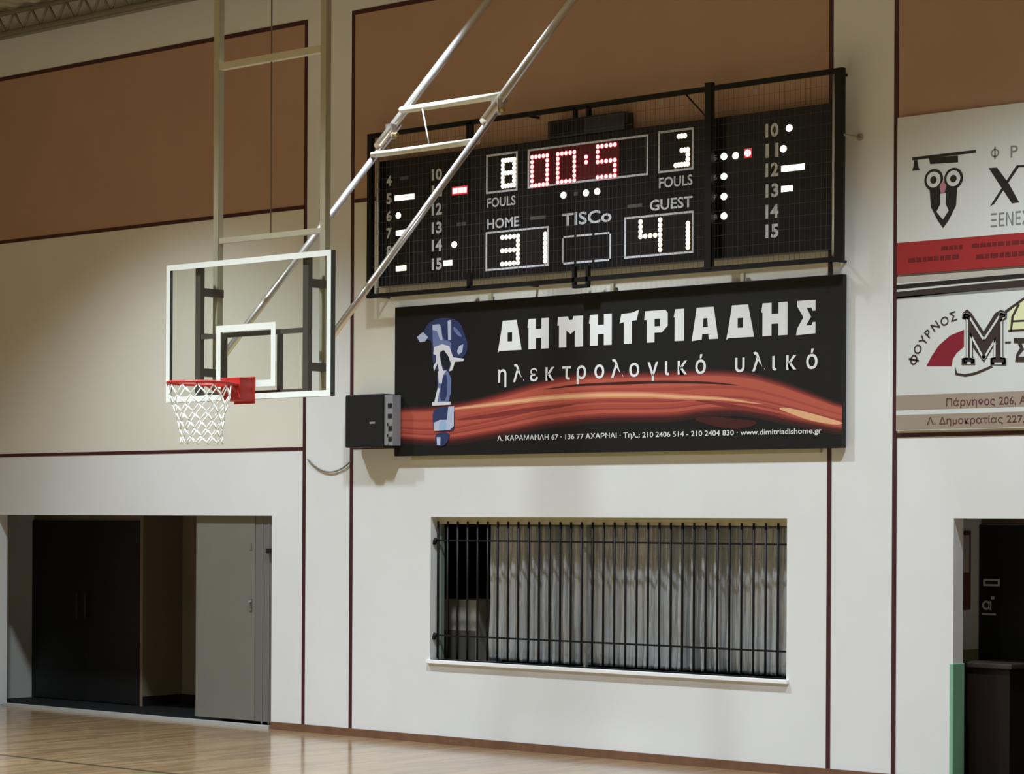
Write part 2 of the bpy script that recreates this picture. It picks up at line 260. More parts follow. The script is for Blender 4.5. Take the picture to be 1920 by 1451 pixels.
def curtain_mat():
    mt = bpy.data.materials.new('silver_curtain'); mt.use_nodes = True
    nt = mt.node_tree; b = nt.nodes['Principled BSDF']; L = nt.links.new
    tc = nt.nodes.new('ShaderNodeTexCoord')
    mp = nt.nodes.new('ShaderNodeMapping'); mp.inputs['Scale'].default_value = (16, 16, 3.5)
    L(tc.outputs['Object'], mp.inputs['Vector'])
    nz = nt.nodes.new('ShaderNodeTexNoise'); nz.inputs['Scale'].default_value = 1.0; nz.inputs['Detail'].default_value = 7
    L(mp.outputs[0], nz.inputs['Vector'])
    bp = nt.nodes.new('ShaderNodeBump'); bp.inputs['Strength'].default_value = 0.8; bp.inputs['Distance'].default_value = 0.04
    L(nz.outputs['Fac'], bp.inputs['Height']); L(bp.outputs[0], b.inputs['Normal'])
    b.inputs['Base Color'].default_value = (0.48, 0.495, 0.51, 1)
    b.inputs['Roughness'].default_value = 0.30; b.inputs['Metallic'].default_value = 0.45
    return mt
CURT = curtain_mat()

# ---------------------------------------------------------------- mesh helpers
class MB:
    def __init__(self):
        self.bm = bmesh.new(); self.mats = []
    def mi(self, mt):
        if mt is None: return 0
        if mt not in self.mats: self.mats.append(mt)
        return self.mats.index(mt)
    def box(self, x0, x1, y0, y1, z0, z1, mt=None):
        i = self.mi(mt)
        v = [self.bm.verts.new(p) for p in ((x0,y0,z0),(x1,y0,z0),(x1,y1,z0),(x0,y1,z0),(x0,y0,z1),(x1,y0,z1),(x1,y1,z1),(x0,y1,z1))]
        for q in ((0,3,2,1),(4,5,6,7),(0,1,5,4),(1,2,6,5),(2,3,7,6),(3,0,4,7)):
            f = self.bm.faces.new([v[k] for k in q]); f.material_index = i
        return self
    def tube(self, a, b, r, mt=None, n=12, r2=None, caps=True):
        i = self.mi(mt); a, b = Vector(a), Vector(b); r2 = r if r2 is None else r2
        d = (b - a).normalized()
        s = d.cross(Vector((0, 0, 1)))
        if s.length < 1e-4: s = Vector((1, 0, 0))
        s.normalize(); t = d.cross(s)
        A = [self.bm.verts.new(a + r * (math.cos(2*math.pi*k/n) * s + math.sin(2*math.pi*k/n) * t)) for k in range(n)]
        B = [self.bm.verts.new(b + r2 * (math.cos(2*math.pi*k/n) * s + math.sin(2*math.pi*k/n) * t)) for k in range(n)]
        for k in range(n):
            f = self.bm.faces.new((A[k], A[(k+1) % n], B[(k+1) % n], B[k])); f.material_index = i; f.smooth = n > 4
        if caps:
            f = self.bm.faces.new(A[::-1]); f.material_index = i
            f = self.bm.faces.new(B); f.material_index = i
        return self
    def path(self, pts, r, mt=None, n=8):
        for a, b in zip(pts, pts[1:]): self.tube(a, b, r, mt, n)
        return self
    def sq(self, a, b, wx, wy, mt=None):
        # square-section bar between two points; wx / wy half widths across
        i = self.mi(mt); a, b = Vector(a), Vector(b); d = (b - a).normalized()
        s = d.cross(Vector((0, 1, 0)))
        if s.length < 1e-3: s = Vector((1, 0, 0))
        s.normalize(); t = d.cross(s)
        A = [self.bm.verts.new(a + p * wx * s + q * wy * t) for p, q in ((-1,-1),(1,-1),(1,1),(-1,1))]
        B = [self.bm.verts.new(b + p * wx * s + q * wy * t) for p, q in ((-1,-1),(1,-1),(1,1),(-1,1))]
        for k in range(4):
            f = self.bm.faces.new((A[k], A[(k+1) % 4], B[(k+1) % 4], B[k])); f.material_index = i
        for q in (A[::-1], B):
            f = self.bm.faces.new(q); f.material_index = i
        return self
    def poly(self, pts, y0, th, mt=None):
        # extruded outline in the wall plane: front at y0-th, back at y0
        i = self.mi(mt)
        F = [self.bm.verts.new((p[0], y0 - th, p[1])) for p in pts]
        B = [self.bm.verts.new((p[0], y0, p[1])) for p in pts]
        f = self.bm.faces.new(F); f.material_index = i
        f = self.bm.faces.new(B[::-1]); f.material_index = i
        n = len(pts)
        for k in range(n):
            f = self.bm.faces.new((F[k], B[k], B[(k+1) % n], F[(k+1) % n])); f.material_index = i
        return self
    def disc(self, x, z, r, y0, th, mt=None, n=14, sx=1.0, sz=1.0):
        return self.poly([(x + sx*r*math.cos(2*math.pi*k/n), z + sz*r*math.sin(2*math.pi*k/n)) for k in range(n)], y0, th, mt)
    def annulus(self, x, z, r0, r1, y0, th, mt=None, n=24):
        for k in range(n):
            a, b = 2*math.pi*k/n, 2*math.pi*(k+1)/n
            self.poly([(x+r0*math.cos(a), z+r0*math.sin(a)), (x+r1*math.cos(a), z+r1*math.sin(a)),
                       (x+r1*math.cos(b), z+r1*math.sin(b)), (x+r0*math.cos(b), z+r0*math.sin(b))], y0, th, mt)
        return self
    def frame(self, x0, x1, z0, z1, t, y0, th, mt=None):
        self.box(x0, x1, y0-th, y0, z1-t, z1, mt); self.box(x0, x1, y0-th, y0, z0, z0+t, mt)
        self.box(x0, x0+t, y0-th, y0, z0+t, z1-t, mt); self.box(x1-t, x1, y0-th, y0, z0+t, z1-t, mt)
        return self
    def build(self, name, mt=None, parent=None, bevel=0.0, fix=True):
        if fix: bmesh.ops.recalc_face_normals(self.bm, faces=self.bm.faces[:])
        me = bpy.data.meshes.new(name); self.bm.to_mesh(me); self.bm.free()
        for q in (self.mats or [mt]): me.materials.append(q)
        o = bpy.data.objects.new(name, me); COL.objects.link(o)
        if parent is not None:
            o.parent = parent
            o.matrix_parent_inverse = Matrix.Identity(4)
            p = parent; off = Vector((0, 0, 0))
            while p is not None:
                off += p.location; p = p.parent
            me.transform(Matrix.Translation(-off))
        if bevel:
            bv = o.modifiers.new('bevel', 'BEVEL'); bv.width = bevel; bv.segments = 2; bv.limit_method = 'ANGLE'
        return o

def tag(o, label=None, cat=None, group=None, kind=None):
    if label: o['label'] = label
    if cat: o['category'] = cat
    if group: o['group'] = group
    if kind: o['kind'] = kind
    return o

def thing(name, loc, label, cat, group=None):
    o = bpy.data.objects.new(name, None); o.location = loc; o.empty_display_size = 0.1
    COL.objects.link(o)
    return tag(o, label, cat, group)

def struct(mb, name, mt=None, label=None):
    return tag(mb.build(name, mt), label, None, None, 'structure')

def text_polys(mb, s, fit, y, mt, th=0.003, bold=0.0, shear=0.0, rot=0.0, uniform=None, spacing=1.0):
    """Adds lettering to mb.  fit=(x0,x1,z0,z1) stretches it to a box;
    uniform=(x, z, size, align) places one glyph by its baseline centre."""
    c = bpy.data.curves.new('lettering', 'FONT'); c.body = s; c.size = 1.0
    c.offset = bold; c.shear = shear; c.resolution_u = 3; c.space_character = spacing
    o = bpy.data.objects.new('lettering', c); COL.objects.link(o)
    dg = bpy.context.evaluated_depsgraph_get()
    me = bpy.data.meshes.new_from_object(o.evaluated_get(dg))
    vs = [v.co.copy() for v in me.vertices]; fs = [tuple(p.vertices) for p in me.polygons]
    bpy.data.objects.remove(o); bpy.data.curves.remove(c); bpy.data.meshes.remove(me)
    if not vs: return mb
    xs = [v.x for v in vs]; ys = [v.y for v in vs]
    x0, x1, y0, y1 = min(xs), max(xs), min(ys), max(ys)
    i = mb.mi(mt); new = []
    for v in vs:
        if fit:
            a = fit[0] + (v.x - x0) / max(x1 - x0, 1e-6) * (fit[1] - fit[0])
            b = fit[2] + (v.y - y0) / max(y1 - y0, 1e-6) * (fit[3] - fit[2])
        else:
            px, pz, sz = uniform[:3]
            dx, dz = (v.x - (x0 + x1) / 2) * sz, v.y * sz
            a = px + dx * math.cos(rot) - dz * math.sin(rot); b = pz + dx * math.sin(rot) + dz * math.cos(rot)
        new.append(mb.bm.verts.new((a, y - th, b)))
    for f in fs:
        try:
            q = mb.bm.faces.new([new[k] for k in f]); q.material_index = i
        except ValueError:
            pass
    return mb

# ================================================================ SETTING
# end wall: cells in x and z with their own paint, three openings
OPEN = [(-7.713, -3.204, 0.0, 2.147), (-1.02, 3.052, 0.79, 2.142), (4.648, 9.15, 0.0, 2.147)]
BAYS = [(-8.28, -2.74), (-2.08, 3.472), (4.10, 9.65)]
XS = sorted({-14.0, 18.0} | {v for o in OPEN for v in o[:2]} | {v for b in BAYS for v in b})
ZS = sorted({0.0, 0.79, 2.142, 2.147, 2.815, 5.22, 7.06, 7.8})
wb = MB()
for i in range(len(XS) - 1):
    for k in range(len(ZS) - 1):
        x, z = (XS[i] + XS[i+1]) / 2, (ZS[k] + ZS[k+1]) / 2
        if any(o[0] < x < o[1] and o[2] < z < o[3] for o in OPEN): continue
        bay = any(b[0] < x < b[1] for b in BAYS)
        mt = WHITE_P
        if bay and 2.815 < z < 5.22: mt = CREAM_P
        if bay and 5.22 < z < 7.06: mt = TERRA_P
        wb.box(XS[i], XS[i+1], 0, 0.15, ZS[k], ZS[k+1], mt)
bmesh.ops.remove_doubles(wb.bm, verts=wb.bm.verts[:], dist=1e-5)
struct(wb, 'wall_back', label='pale end wall with terracotta upper panels')
struct(MB().box(-14.15, -14, -28, 0.15, 0, 7.8, BOUNCE_P), 'wall_left')
struct(MB().box(18, 18.15, -28, 0.15, 0, 7.8, BOUNCE_P), 'wall_right')
struct(MB().box(-14.15, 18.15, -28.15, -28, 0, 7.8, BOUNCE_P), 'wall_front')

# parquet with the end line and the painted key
fl = MB()
fx = [-14.15, -0.90, 3.55, 18.15]; fy = [-28.15, -9.3, -3.555, -3.485, 0.0]
for i in range(3):
    for k in range(4):
        mt = PARQ
        if k == 2: mt = LINE_DK
        if k == 1 and i == 1: mt = KEY_GR
        fl.box(fx[i], fx[i+1], fy[k], fy[k+1], -0.12, 0.0, mt)
bmesh.ops.remove_doubles(fl.bm, verts=fl.bm.verts[:], dist=1e-5)
struct(fl, 'floor', label='varnished parquet sports floor')

ce = MB().box(-14.15, 18.15, -28.15, 0.15, 7.8, 7.95, CEIL)
for k in range(90):
    x = -14 + k * 0.36
    ce.box(x, x + 0.12, -28, 0, 7.765, 7.8, CEIL)
struct(ce, 'ceiling', label='ribbed sheet ceiling')

# lattice girder running along the top of the end wall
tr = MB()
tr.tube((-13.9, -0.22, 7.50), (17.9, -0.22, 7.50), 0.028, TRUSSM, 8)
tr.tube((-13.9, -0.22, 7.72), (17.9, -0.22, 7.72), 0.028, TRUSSM, 8)
for k in range(106):
    x = -13.9 + 0.3 * k
    tr.tube((x, -0.22, 7.50), (x + 0.15, -0.22, 7.72), 0.014, TRUSSM, 6)
    tr.tube((x + 0.15, -0.22, 7.72), (x + 0.3, -0.22, 7.50), 0.014, TRUSSM, 6)
tr.box(-13.9, 17.9, -0.09, -0.001, 7.50, 7.56, TRUSSM)
struct(tr, 'trim_1', label='lattice girder along the ceiling edge')

# maroon stripes round the bays
n = 2
ST = 0.02
for x in (-2.74, -2.08, 3.472, 4.10):
    top = 7.06
    struct(MB().box(x - ST, x + ST, -0.006, 0.0, 0.075, top + ST, STRIPE), 'trim_%d' % n, label='vertical maroon stripe'); n += 1
for b in BAYS:
    a0 = b[0] + ST if b[0] > -8 else b[0]
    a1 = b[1] - ST if b[1] < 9 else b[1]
    for z, h in ((7.06, 0.022), (5.22, 0.019), (2.815, 0.017)):
        struct(MB().box(a0, a1, -0.005, 0.0, z - h, z + h, STRIPE), 'trim_%d' % n, label='horizontal maroon stripe'); n += 1
# baseboards and threshold
struct(MB().box(-3.204, 4.648, -0.018, 0.0, 0.0, 0.075, BASEB), 'baseboard_back')
struct(MB().box(-7.55, -3.21, -0.03, 0.04, 0.0, 0.03, THRESH), 'trim_%d' % n, label='aluminium threshold strip'); n += 1

# lobby behind the left opening
lb = MB()
lb.box(-8.52, -8.40, 0.15, 1.15, 0, 2.147, LOBBY_G)
struct(lb, 'wall_lobby_side')
lb = MB()
lb.box(-8.52, -8.39, 1.05, 1.15, 0, 2.147, LOBBY_G).box(-6.43, -3.0, 1.60, 1.70, 0, 2.147, LOBBY).box(-6.428, -6.38, 1.015, 1.70, 0, 2.147, LOBBY).box(-6.379, -6.37, 1.016, 1.60, 0, 0.11, DARK_FLOOR).box(-6.38, -3.05, 1.585, 1.60, 0, 0.11, DARK_FLOOR).box(-8.39, -6.40, 1.05, 1.15, 2.09, 2.147, LOBBY)
lb.box(-3.05, -3.0, 0.15, 1.70, 0, 2.147, LOBBY)
struct(lb, 'wall_lobby_back')
struct(MB().box(-8.52, -3.0, 0.0, 1.70, -0.12, 0.0, DARK_FLOOR), 'floor_lobby')
struct(MB().box(-8.52, -3.0, 0.15, 1.70, 2.147, 2.25, LOBBY), 'ceiling_lobby')
# lobby behind the right opening
struct(MB().box(4.17, 4.29, 0.15, 1.15, 1.06, 2.147, LOBBY_G).box(4.17, 4.29, 0.15, 1.15, 0, 1.06, OLIVE), 'wall_corridor_side')
struct(MB().box(6.35, 9.6, 1.05, 1.15, 0, 2.147, LOBBY).box(4.17, 6.35, 1.05, 1.15, 2.10, 2.147, LOBBY).box(9.5, 9.6, 0.15, 1.05, 0, 2.147, LOBBY), 'wall_corridor_back')
struct(MB().box(4.17, 9.6, 0.0, 1.15, -0.12, 0.0, DARK_FLOOR), 'floor_corridor')
struct(MB().box(4.17, 9.6, 0.15, 1.15, 2.147, 2.25, LOBBY), 'ceiling_corridor')
# booth behind the barred window
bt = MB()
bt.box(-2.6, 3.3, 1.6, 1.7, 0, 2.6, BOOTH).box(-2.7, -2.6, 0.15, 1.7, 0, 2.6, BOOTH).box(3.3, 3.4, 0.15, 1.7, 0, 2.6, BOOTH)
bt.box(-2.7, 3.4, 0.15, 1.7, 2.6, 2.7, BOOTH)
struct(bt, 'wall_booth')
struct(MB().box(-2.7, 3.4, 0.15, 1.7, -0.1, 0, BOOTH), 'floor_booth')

# doors
def door(name, label=None):
    o = bpy.data.objects.new(name, None); COL.objects.link(o); o['kind'] = 'structure'
    if label: o['label'] = label
    return o
d1 = door('door_1', 'black double door in the left lobby')
for k in range(2):
    x0 = -8.385 + k * 0.977
    lf = MB().box(x0, x0 + 0.973, 1.02, 1.05, 0.01, 2.088, BLACK_DOOR).build('leaf', None, d1, bevel=0.003)
    hx = x0 + (0.90 if k == 0 else 0.075)
    MB().tube((hx, 0.96, 0.95), (hx, 0.96, 1.25), 0.009, HANDLE, 8).tube((hx, 0.96, 0.98), (hx, 1.02, 0.98), 0.008, HANDLE, 6)\
        .tube((hx, 0.96, 1.22), (hx, 1.02, 1.22), 0.008, HANDLE, 6).build('handle', None, lf)
d2 = door('door_2', 'grey metal door leaf at the right of the left opening')
lf = MB().box(-4.394, -3.50, 0.045, 0.085, 0.06, 2.145, GREYDOOR).build('leaf', None, d2, bevel=0.002)
MB().box(-3.57, -3.535, 0.035, 0.045, 1.18, 1.30, GREYDOOR2).tube((-3.55, 0.035, 1.27), (-3.55, 0.01, 1.27), 0.012, GREYPL, 8).build('lock', None, lf)
MB().box(-3.57, -3.545, 0.038, 0.045, 1.80, 1.86, GREYDOOR2).build('hinge', None, lf)
MB().box(-3.495, -3.21, 0.05, 0.085, 0.06, 2.145, GREYDOOR2).box(-3.40, -3.385, 0.044, 0.05, 0.035, 2.145, GREYDOOR)\
    .box(-3.30, -3.285, 0.044, 0.05, 0.035, 2.145, GREYDOOR).build('side_panel', None, d2)
MB().box(-3.295, -3.215, 0.0, 0.05, 1.765, 1.815, RUBBER).build('latch', None, d2)
d3 = door('door_3', 'black door in the right corridor')
lf = MB().box(4.297, 5.30, 1.01, 1.05, 0.01, 2.095, BLACK_DOOR).build('leaf', None, d3, bevel=0.003)
lf2 = MB().box(5.305, 6.345, 1.01, 1.05, 0.01, 2.095, BLACK_DOOR).build('leaf', None, d3, bevel=0.003)
MB().tube((4.60, 0.95, 0.62), (4.60, 0.95, 0.83), 0.011, GREYPL, 8).tube((4.60, 0.95, 0.64), (4.60, 1.01, 0.64), 0.008, GREYPL, 6)\
    .tube((4.60, 0.95, 0.81), (4.60, 1.01, 0.81), 0.008, GREYPL, 6).build('handle', None, lf)
sg = MB()
sg.frame(4.335, 4.49, 1.585, 1.645, 0.017, 1.01, 0.003, INK)
sg.annulus(4.365, 1.425, 0.022, 0.040, 1.01, 0.003, INK, 14)
sg.box(4.395, 4.412, 1.007, 1.01, 1.385, 1.46, INK).box(4.41, 4.44, 1.007, 1.01, 1.475, 1.50, INK)
sg.box(4.325, 4.455, 1.007, 1.01, 1.343, 1.36, INK)
tag(sg.build('sign', None, lf), 'pale toilet sign markings')

# window
w1 = door('window_1', 'barred window with white sill')
MB().box(-1.045, 3.077, -0.035, 0.16, 0.755, 0.79, SILLM).build('sill', None, w1, bevel=0.004)
MB().box(-1.02, 3.052, 0.10, 0.15, 2.075, 2.142, SHUT).build('head_panel', None, w1)
MB().box(-1.02, -0.975, 0.10, 0.145, 0.79, 2.075, WINFR).box(3.01, 3.052, 0.10, 0.145, 0.79, 2.075, WINFR)\
    .box(0.775, 0.80, 0.10, 0.14, 0.79, 2.075, ALU).build('window_frame', None, w1)

# ================================================================ THINGS
# window bars
gr = thing('window_grille', (-1.0, 0.06, 0.79), 'black iron bars across the wide window under the banner', 'window bars')
nb = 33
for k in range(nb):
    x = -0.985 + k * (4.03 / (nb - 1))
    MB().tube((x, 0.065, 0.80), (x, 0.065, 2.10), 0.0105, BLK, 8).build('bar', None, gr)
for z in (1.92, 1.02):
    MB().box(-1.02, 3.052, 0.056, 0.074, z - 0.008, z + 0.008, BLK).build('rail', None, gr)

for z in (1.935, 1.035):
    MB().tube((-1.019, 0.045, z - 0.05), (-0.995, 0.045, z), 0.02, BLK, 8).build('anchor', None, gr)
# curtains
def curtain(x0, x1, label, seed):
    rnd = random.Random(seed); bm = bmesh.new(); nx, nz = int((x1 - x0) / 0.012), 40
    ph = [rnd.uniform(0, 6.28) for _ in range(6)]
    V = []
    for k in range(nz + 1):
        z = 0.80 + (2.08 - 0.80) * k / nz; row = []
        for i in range(nx + 1):
            x = x0 + (x1 - x0) * i / nx; q = 1 - k / nz
            y = 0.26 + 0.045 * (0.75 + 0.45*math.sin(4.3*x + ph[5])) * math.sin(2*math.pi*x/0.125 + ph[0] + 0.6*math.sin(3*x + ph[1]) + 0.5*q*math.sin(5*x+ph[2])) \
                + 0.014 * math.sin(2*math.pi*x/0.055 + ph[3] + 1.2*q) * (0.4 + q) + 0.012*q*math.sin(9*z + 4*x + ph[4])
            row.append(bm.verts.new((x, y, z)))
        V.append(row)
    for k in range(nz):
        for i in range(nx):
            f = bm.faces.new((V[k][i], V[k][i+1], V[k+1][i+1], V[k+1][i])); f.smooth = True
    me = bpy.data.meshes.new('window_curtain'); bm.to_mesh(me); bm.free(); me.materials.append(CURT)
    o = bpy.data.objects.new('window_curtain', me); COL.objects.link(o)
    sd = o.modifiers.new('thickness', 'SOLIDIFY'); sd.thickness = 0.003
    return tag(o, label, 'curtain')
curtain(-0.50, 0.765, 'silvery grey curtain behind the window bars, left half beside the dark gap', 3)
curtain(0.775, 3.04, 'long silvery grey curtain filling the right of the barred window', 5)

# cupboard in the booth
cb = thing('booth_cupboard', (-1.1, 0.55, 0.0), 'pale cupboard with dark door inside the dark gap of the barred window', 'cupboard')
MB().box(-1.36, -0.86, 0.5, 0.85, 0.0, 1.345, CABBEIGE).build('body', None, cb, bevel=0.004)
MB().box(-1.33, -0.89, 0.485, 0.5, 0.06, 1.05, CABDARK).build('door', None, cb)

# ---------------------------------------------------------------- basketball hoop
HX = 1.325
hoop = thing('basketball_hoop', (HX, -4.3, 3.0), 'ceiling hung basketball hoop with clear backboard, red rim and silver braces', 'basketball hoop')
ML, MR = 0.742, 1.905
for x in (ML, MR):
    MB().sq((x, -4.3, 3.06), (x, -4.3, 7.76), 0.027, 0.027, MASTM).build('mast', None, hoop)
MB().sq((ML + 0.03, -4.3, 5.57), (MR - 0.03, -4.3, 5.57), 0.026, 0.026, MAST2).build('crossbar', None, hoop)
MB().sq((ML + 0.03, -4.3, 4.235), (MR - 0.03, -4.3, 4.235), 0.02, 0.02, KHAKI_ST).build('crossbar', None, hoop)
for x in (0.745, 1.915):
    up = MB().sq((x, -4.485, 3.02), (x, -4.485, 4.03), 0.029, 0.02, DARK_ST).build('upright', None, hoop)
for x, zs in ((0.745, (3.835, 3.505, 3.225)), (1.912, (3.835, 3.225))):
    for z in zs:
        h = 0.03 if z != 3.505 else 0.016
        MB().box(x - 0.02, x + 0.03, -4.465, -4.27, z - h, z + h, DARK_ST).build('bracket', None, hoop)
MB().box(0.775, 1.886, -4.50, -4.47, 3.475, 3.51, DARK_ST).box(1.005, 1.04, -4.50, -4.47, 3.05, 3.475, DARK_ST)\
    .box(1.61, 1.645, -4.50, -4.47, 3.05, 3.475, DARK_ST).box(0.775, 1.886, -4.50, -4.47, 3.03, 3.065, DARK_ST).build('support_frame', None, hoop)
bbx0, bbx1, bbz0, bbz1 = 0.435, 2.222, 3.0, 4.05
bb = MB().box(bbx0 + 0.01, bbx1 - 0.01, -4.545, -4.533, bbz0 + 0.01, bbz1 - 0.01, GLASS).build('backboard', None, hoop)
MB().frame(bbx0, bbx1, bbz0, bbz1, 0.02, -4.505, 0.045, FRM).build('frame', None, bb)
tag(MB().frame(bbx0, bbx1, bbz0, bbz1, 0.042, -4.5505, 0.002, WHT).build('border_line', None, bb), 'white painted border line')
tag(MB().frame(1.0, 1.645, 3.09, 3.56, 0.048, -4.5455, 0.003, WHT).build('target_square', None, bb), 'white painted target square')
# rim
RY_, RZ_ = -5.0, 3.10
rm = MB()
R0, seg = 0.232, 48
for k in range(seg):
    a, b = 2*math.pi*k/seg, 2*math.pi*(k+1)/seg
    rm.tube((HX + R0*math.cos(a), RY_ + R0*math.sin(a), RZ_), (HX + R0*math.cos(b), RY_ + R0*math.sin(b), RZ_), 0.011, RED, 8, caps=False)
for k in range(12):
    a = 2*math.pi*(k + .5)/12
    rm.tube((HX + R0*math.cos(a), RY_ + R0*math.sin(a), RZ_ - 0.008), (HX + (R0-.004)*math.cos(a), RY_ + (R0-.004)*math.sin(a), RZ_ - 0.028), 0.004, RED, 6)
rim = rm.build('rim', None, hoop)
pm = MB()
pm.box(HX - 0.105, HX + 0.105, -4.70, -4.551, 2.985, 3.155, RED)
pm.box(HX - 0.11, HX + 0.11, -4.562, -4.55, 2.965, 3.165, RED)
for s in (-1, 1):
    pm.tube((HX + s*0.075, -4.69, 3.10), (HX + s*0.17, RY_ + 0.155, RZ_), 0.010, RED, 8)
    pm.tube((HX + s*0.075, -4.69, 3.02), (HX + s*0.13, RY_ + 0.19, RZ_ - 0.008), 0.008, RED, 8)
pm.box(HX - 0.08, HX + 0.08, -4.80, -4.70, 3.085, 3.112, RED)
pm.build('mounting_plate', None, rim, bevel=0.006)
# net
nt_ = MB(); NS = 12
lev = [(0.0, 0.228), (0.075, 0.222), (0.14, 0.202), (0.20, 0.183), (0.26, 0.168), (0.32, 0.158), (0.375, 0.152), (0.425, 0.153)]
def npt(i, k):
    d, r = lev[k]; a = 2*math.pi*(i + 0.5*k + .5)/NS
    return (HX + 0.028*d/0.425 + r*math.cos(a), RY_ + r*math.sin(a), RZ_ - 0.018 - d)
for i in range(NS):
    for k in range(len(lev) - 1):
        nt_.tube(npt(i, k), npt(i, k+1), 0.0048, NET, 5)
        nt_.tube(npt(i, k), npt(i-1, k+1), 0.0048, NET, 5)
nt_.build('net', None, hoop)
# rear braces: lower and upper telescopic tubes, side by side at the joint
sl = 1.045
def bz(y, z0): return z0 + sl * (y + 4.3)
for x, z0 in ((ML, 3.30), (MR, 3.38)):
    MB().tube((x, -4.3, z0), (x, -2.30, bz(-2.30, z0)), 0.027, STEEL, 14).build('lower_brace', None, hoop)
    yo = -2.56
    MB().tube((x, yo, bz(yo, z0) + 0.055), (x, -0.26, bz(-0.26, z0) + 0.055), 0.034, STEEL, 14).build('upper_brace', None, hoop)
    yj = -2.40
    MB().box(x - 0.035, x + 0.035, yj - 0.03, yj + 0.03, bz(yj, z0) - 0.03, bz(yj, z0) + 0.09, STEEL)\
        .tube((x + 0.03, yj, bz(yj, z0)), (x + 0.075, yj, bz(yj, z0)), 0.018, BRASS, 10).build('brace_clamp', None, hoop)
za = bz(-2.28, 3.34) + 0.055; zb_ = bz(-2.62, 3.34) - 0.0
MB().tube((ML, -2.28, za), (MR, -2.28, za), 0.030, BEIGE_ST, 12).build('brace_crossbar', None, hoop)
MB().tube((ML, -2.62, zb_), (MR, -2.62, zb_), 0.026, BEIGE_ST, 12).build('brace_crossbar', None, hoop)
MB().tube((ML + 0.26, -2.30, za - 0.02), (ML + 0.62, -2.60, zb_ + 0.02), 0.007, CABLE, 6).build('tie_rod', None, hoop)
MB().tube((HX, -4.3, 4.25), (HX, -4.3, 7.76), 0.006, DCABLE, 6).build('hoist_cable', None, hoop)

# ---------------------------------------------------------------- scoreboard
SF = -0.13
sb = thing('scoreboard', (1.0, -0.1, 4.34), 'long black electronic scoreboard with lit digits on the end wall', 'scoreboard')
for x0, x1 in ((-1.638, -0.440), (-0.436, 2.340), (2.344, 3.567)):
    MB().box(x0, x1, SF, -0.03, 4.348, 5.549, BOARD_BLK).build('casing', None, sb, bevel=0.006)
for x in (-1.4, 0.9, 3.2):
    MB().box(x, x + 0.1, -0.03, -0.001, 4.5, 5.4, SB_SIDE).build('wall_mount', None, sb)
for nm in ('home_foul', 'clock', 'guest_foul', 'home_score', 'guest_score'):
    x0, x1, z0, z1 = FRAMES[nm]
    MB().frame(x0, x1, z0, z1, 0.018, SF, 0.004, INK).build('outline', None, sb)
x0, x1, z0, z1 = FRAMES['period']
pf = MB(); t = 0.018
for z in (z0, z1 - t):
    for a, b in ((0, .25), (.30, .62), (.67, 1)):
        pf.box(x0 + a*(x1-x0), x0 + b*(x1-x0), SF - 0.004, SF, z, z + t, INK)
pf.box(x0, x0 + t, SF - 0.004, SF, z0, z1, INK); pf.box(x1 - t, x1, SF - 0.004, SF, z0, z1, INK)
pf.build('outline', None, sb)
cx0, cx1, cz0, cz1 = FRAMES['clock']
tag(MB().box(cx0 + 0.02, cx0 + 1.06, SF - 0.002, SF, cz0 + 0.02, cz1 - 0.02, RED_GLOW).build('clock_glow_patch', None, sb), 'dark red patch painted as digit glow')
for nm in ('home_foul', 'guest_foul', 'home_score', 'guest_score'):
    x0, x1, z0, z1 = FRAMES[nm]
    MB().box(x0 + 0.02, x1 - 0.02, SF - 0.002, SF, z0 + 0.02, z1 - 0.02, DIG_WIN).build('digit_window', None, sb)
SEG = {'0': 'abcdef', '1': 'bc', '3': 'abgcd', '4': 'fgbc', '5': 'afgcd', '8': 'abcdefg'}
def dots(ch):
    if ch == ':': return [(2, 1), (2, 3)]
    S = set()
    for s in SEG[ch]:
        S |= {'a': {(i, 6) for i in range(5)}, 'g': {(i, 3) for i in range(5)}, 'd': {(i, 0) for i in range(5)},
              'b': {(4, k) for k in range(3, 7)}, 'c': {(4, k) for k in range(0, 4)},
              'f': {(0, k) for k in range(3, 7)}, 'e': {(0, k) for k in range(0, 4)}}[s]
    if ch == '1': S = {(4, k) for k in range(7)}
    return sorted(S)
for ch, kind, (x0, x1, z0, z1) in DIGITS:
    dm = MB(); lens = L_RED if kind == 'red' else L_AMB; core = L_CORE if kind == 'red' else L_WHITE  # lens: disc that imitates the halo around each diode
    if ch == '1':
        x0 = x1 - 0.20
    P = dots(ch); wx, wz = (x1 - x0 - 0.03) / 4, (z1 - z0 - 0.03) / 6
    if ch == ':': P = [(2, 1.2), (2, 4.6)]
    if kind == 'foul':
        P = [p for p in P if not (p[0] == 4 and p[1] in (4, 5)) and not (p[1] == 3 and p[0] < 2) and p not in ((0, 6), (4, 6))]
    for i, k in P:
        x = x0 + 0.015 + i * wx; z = z0 + 0.015 + k * wz
        dm.disc(x, z, 0.025, SF - 0.002, 0.003, lens, 8)
        dm.disc(x, z, 0.0185 if kind == 'red' else 0.021, SF - 0.005, 0.004, core, 8)
    tag(dm.build('led_digit', None, sb), 'red lit clock digit' if kind == 'red' else 'white lit score digit')
for s, f in TEXTS:
    tm = text_polys(MB(), s, f, SF - 0.001, INK, 0.003, bold=0.02 if len(s) > 2 else 0.035)
    tm.build('lettering' if len(s) > 2 else 'player_number', None, sb, fix=False)
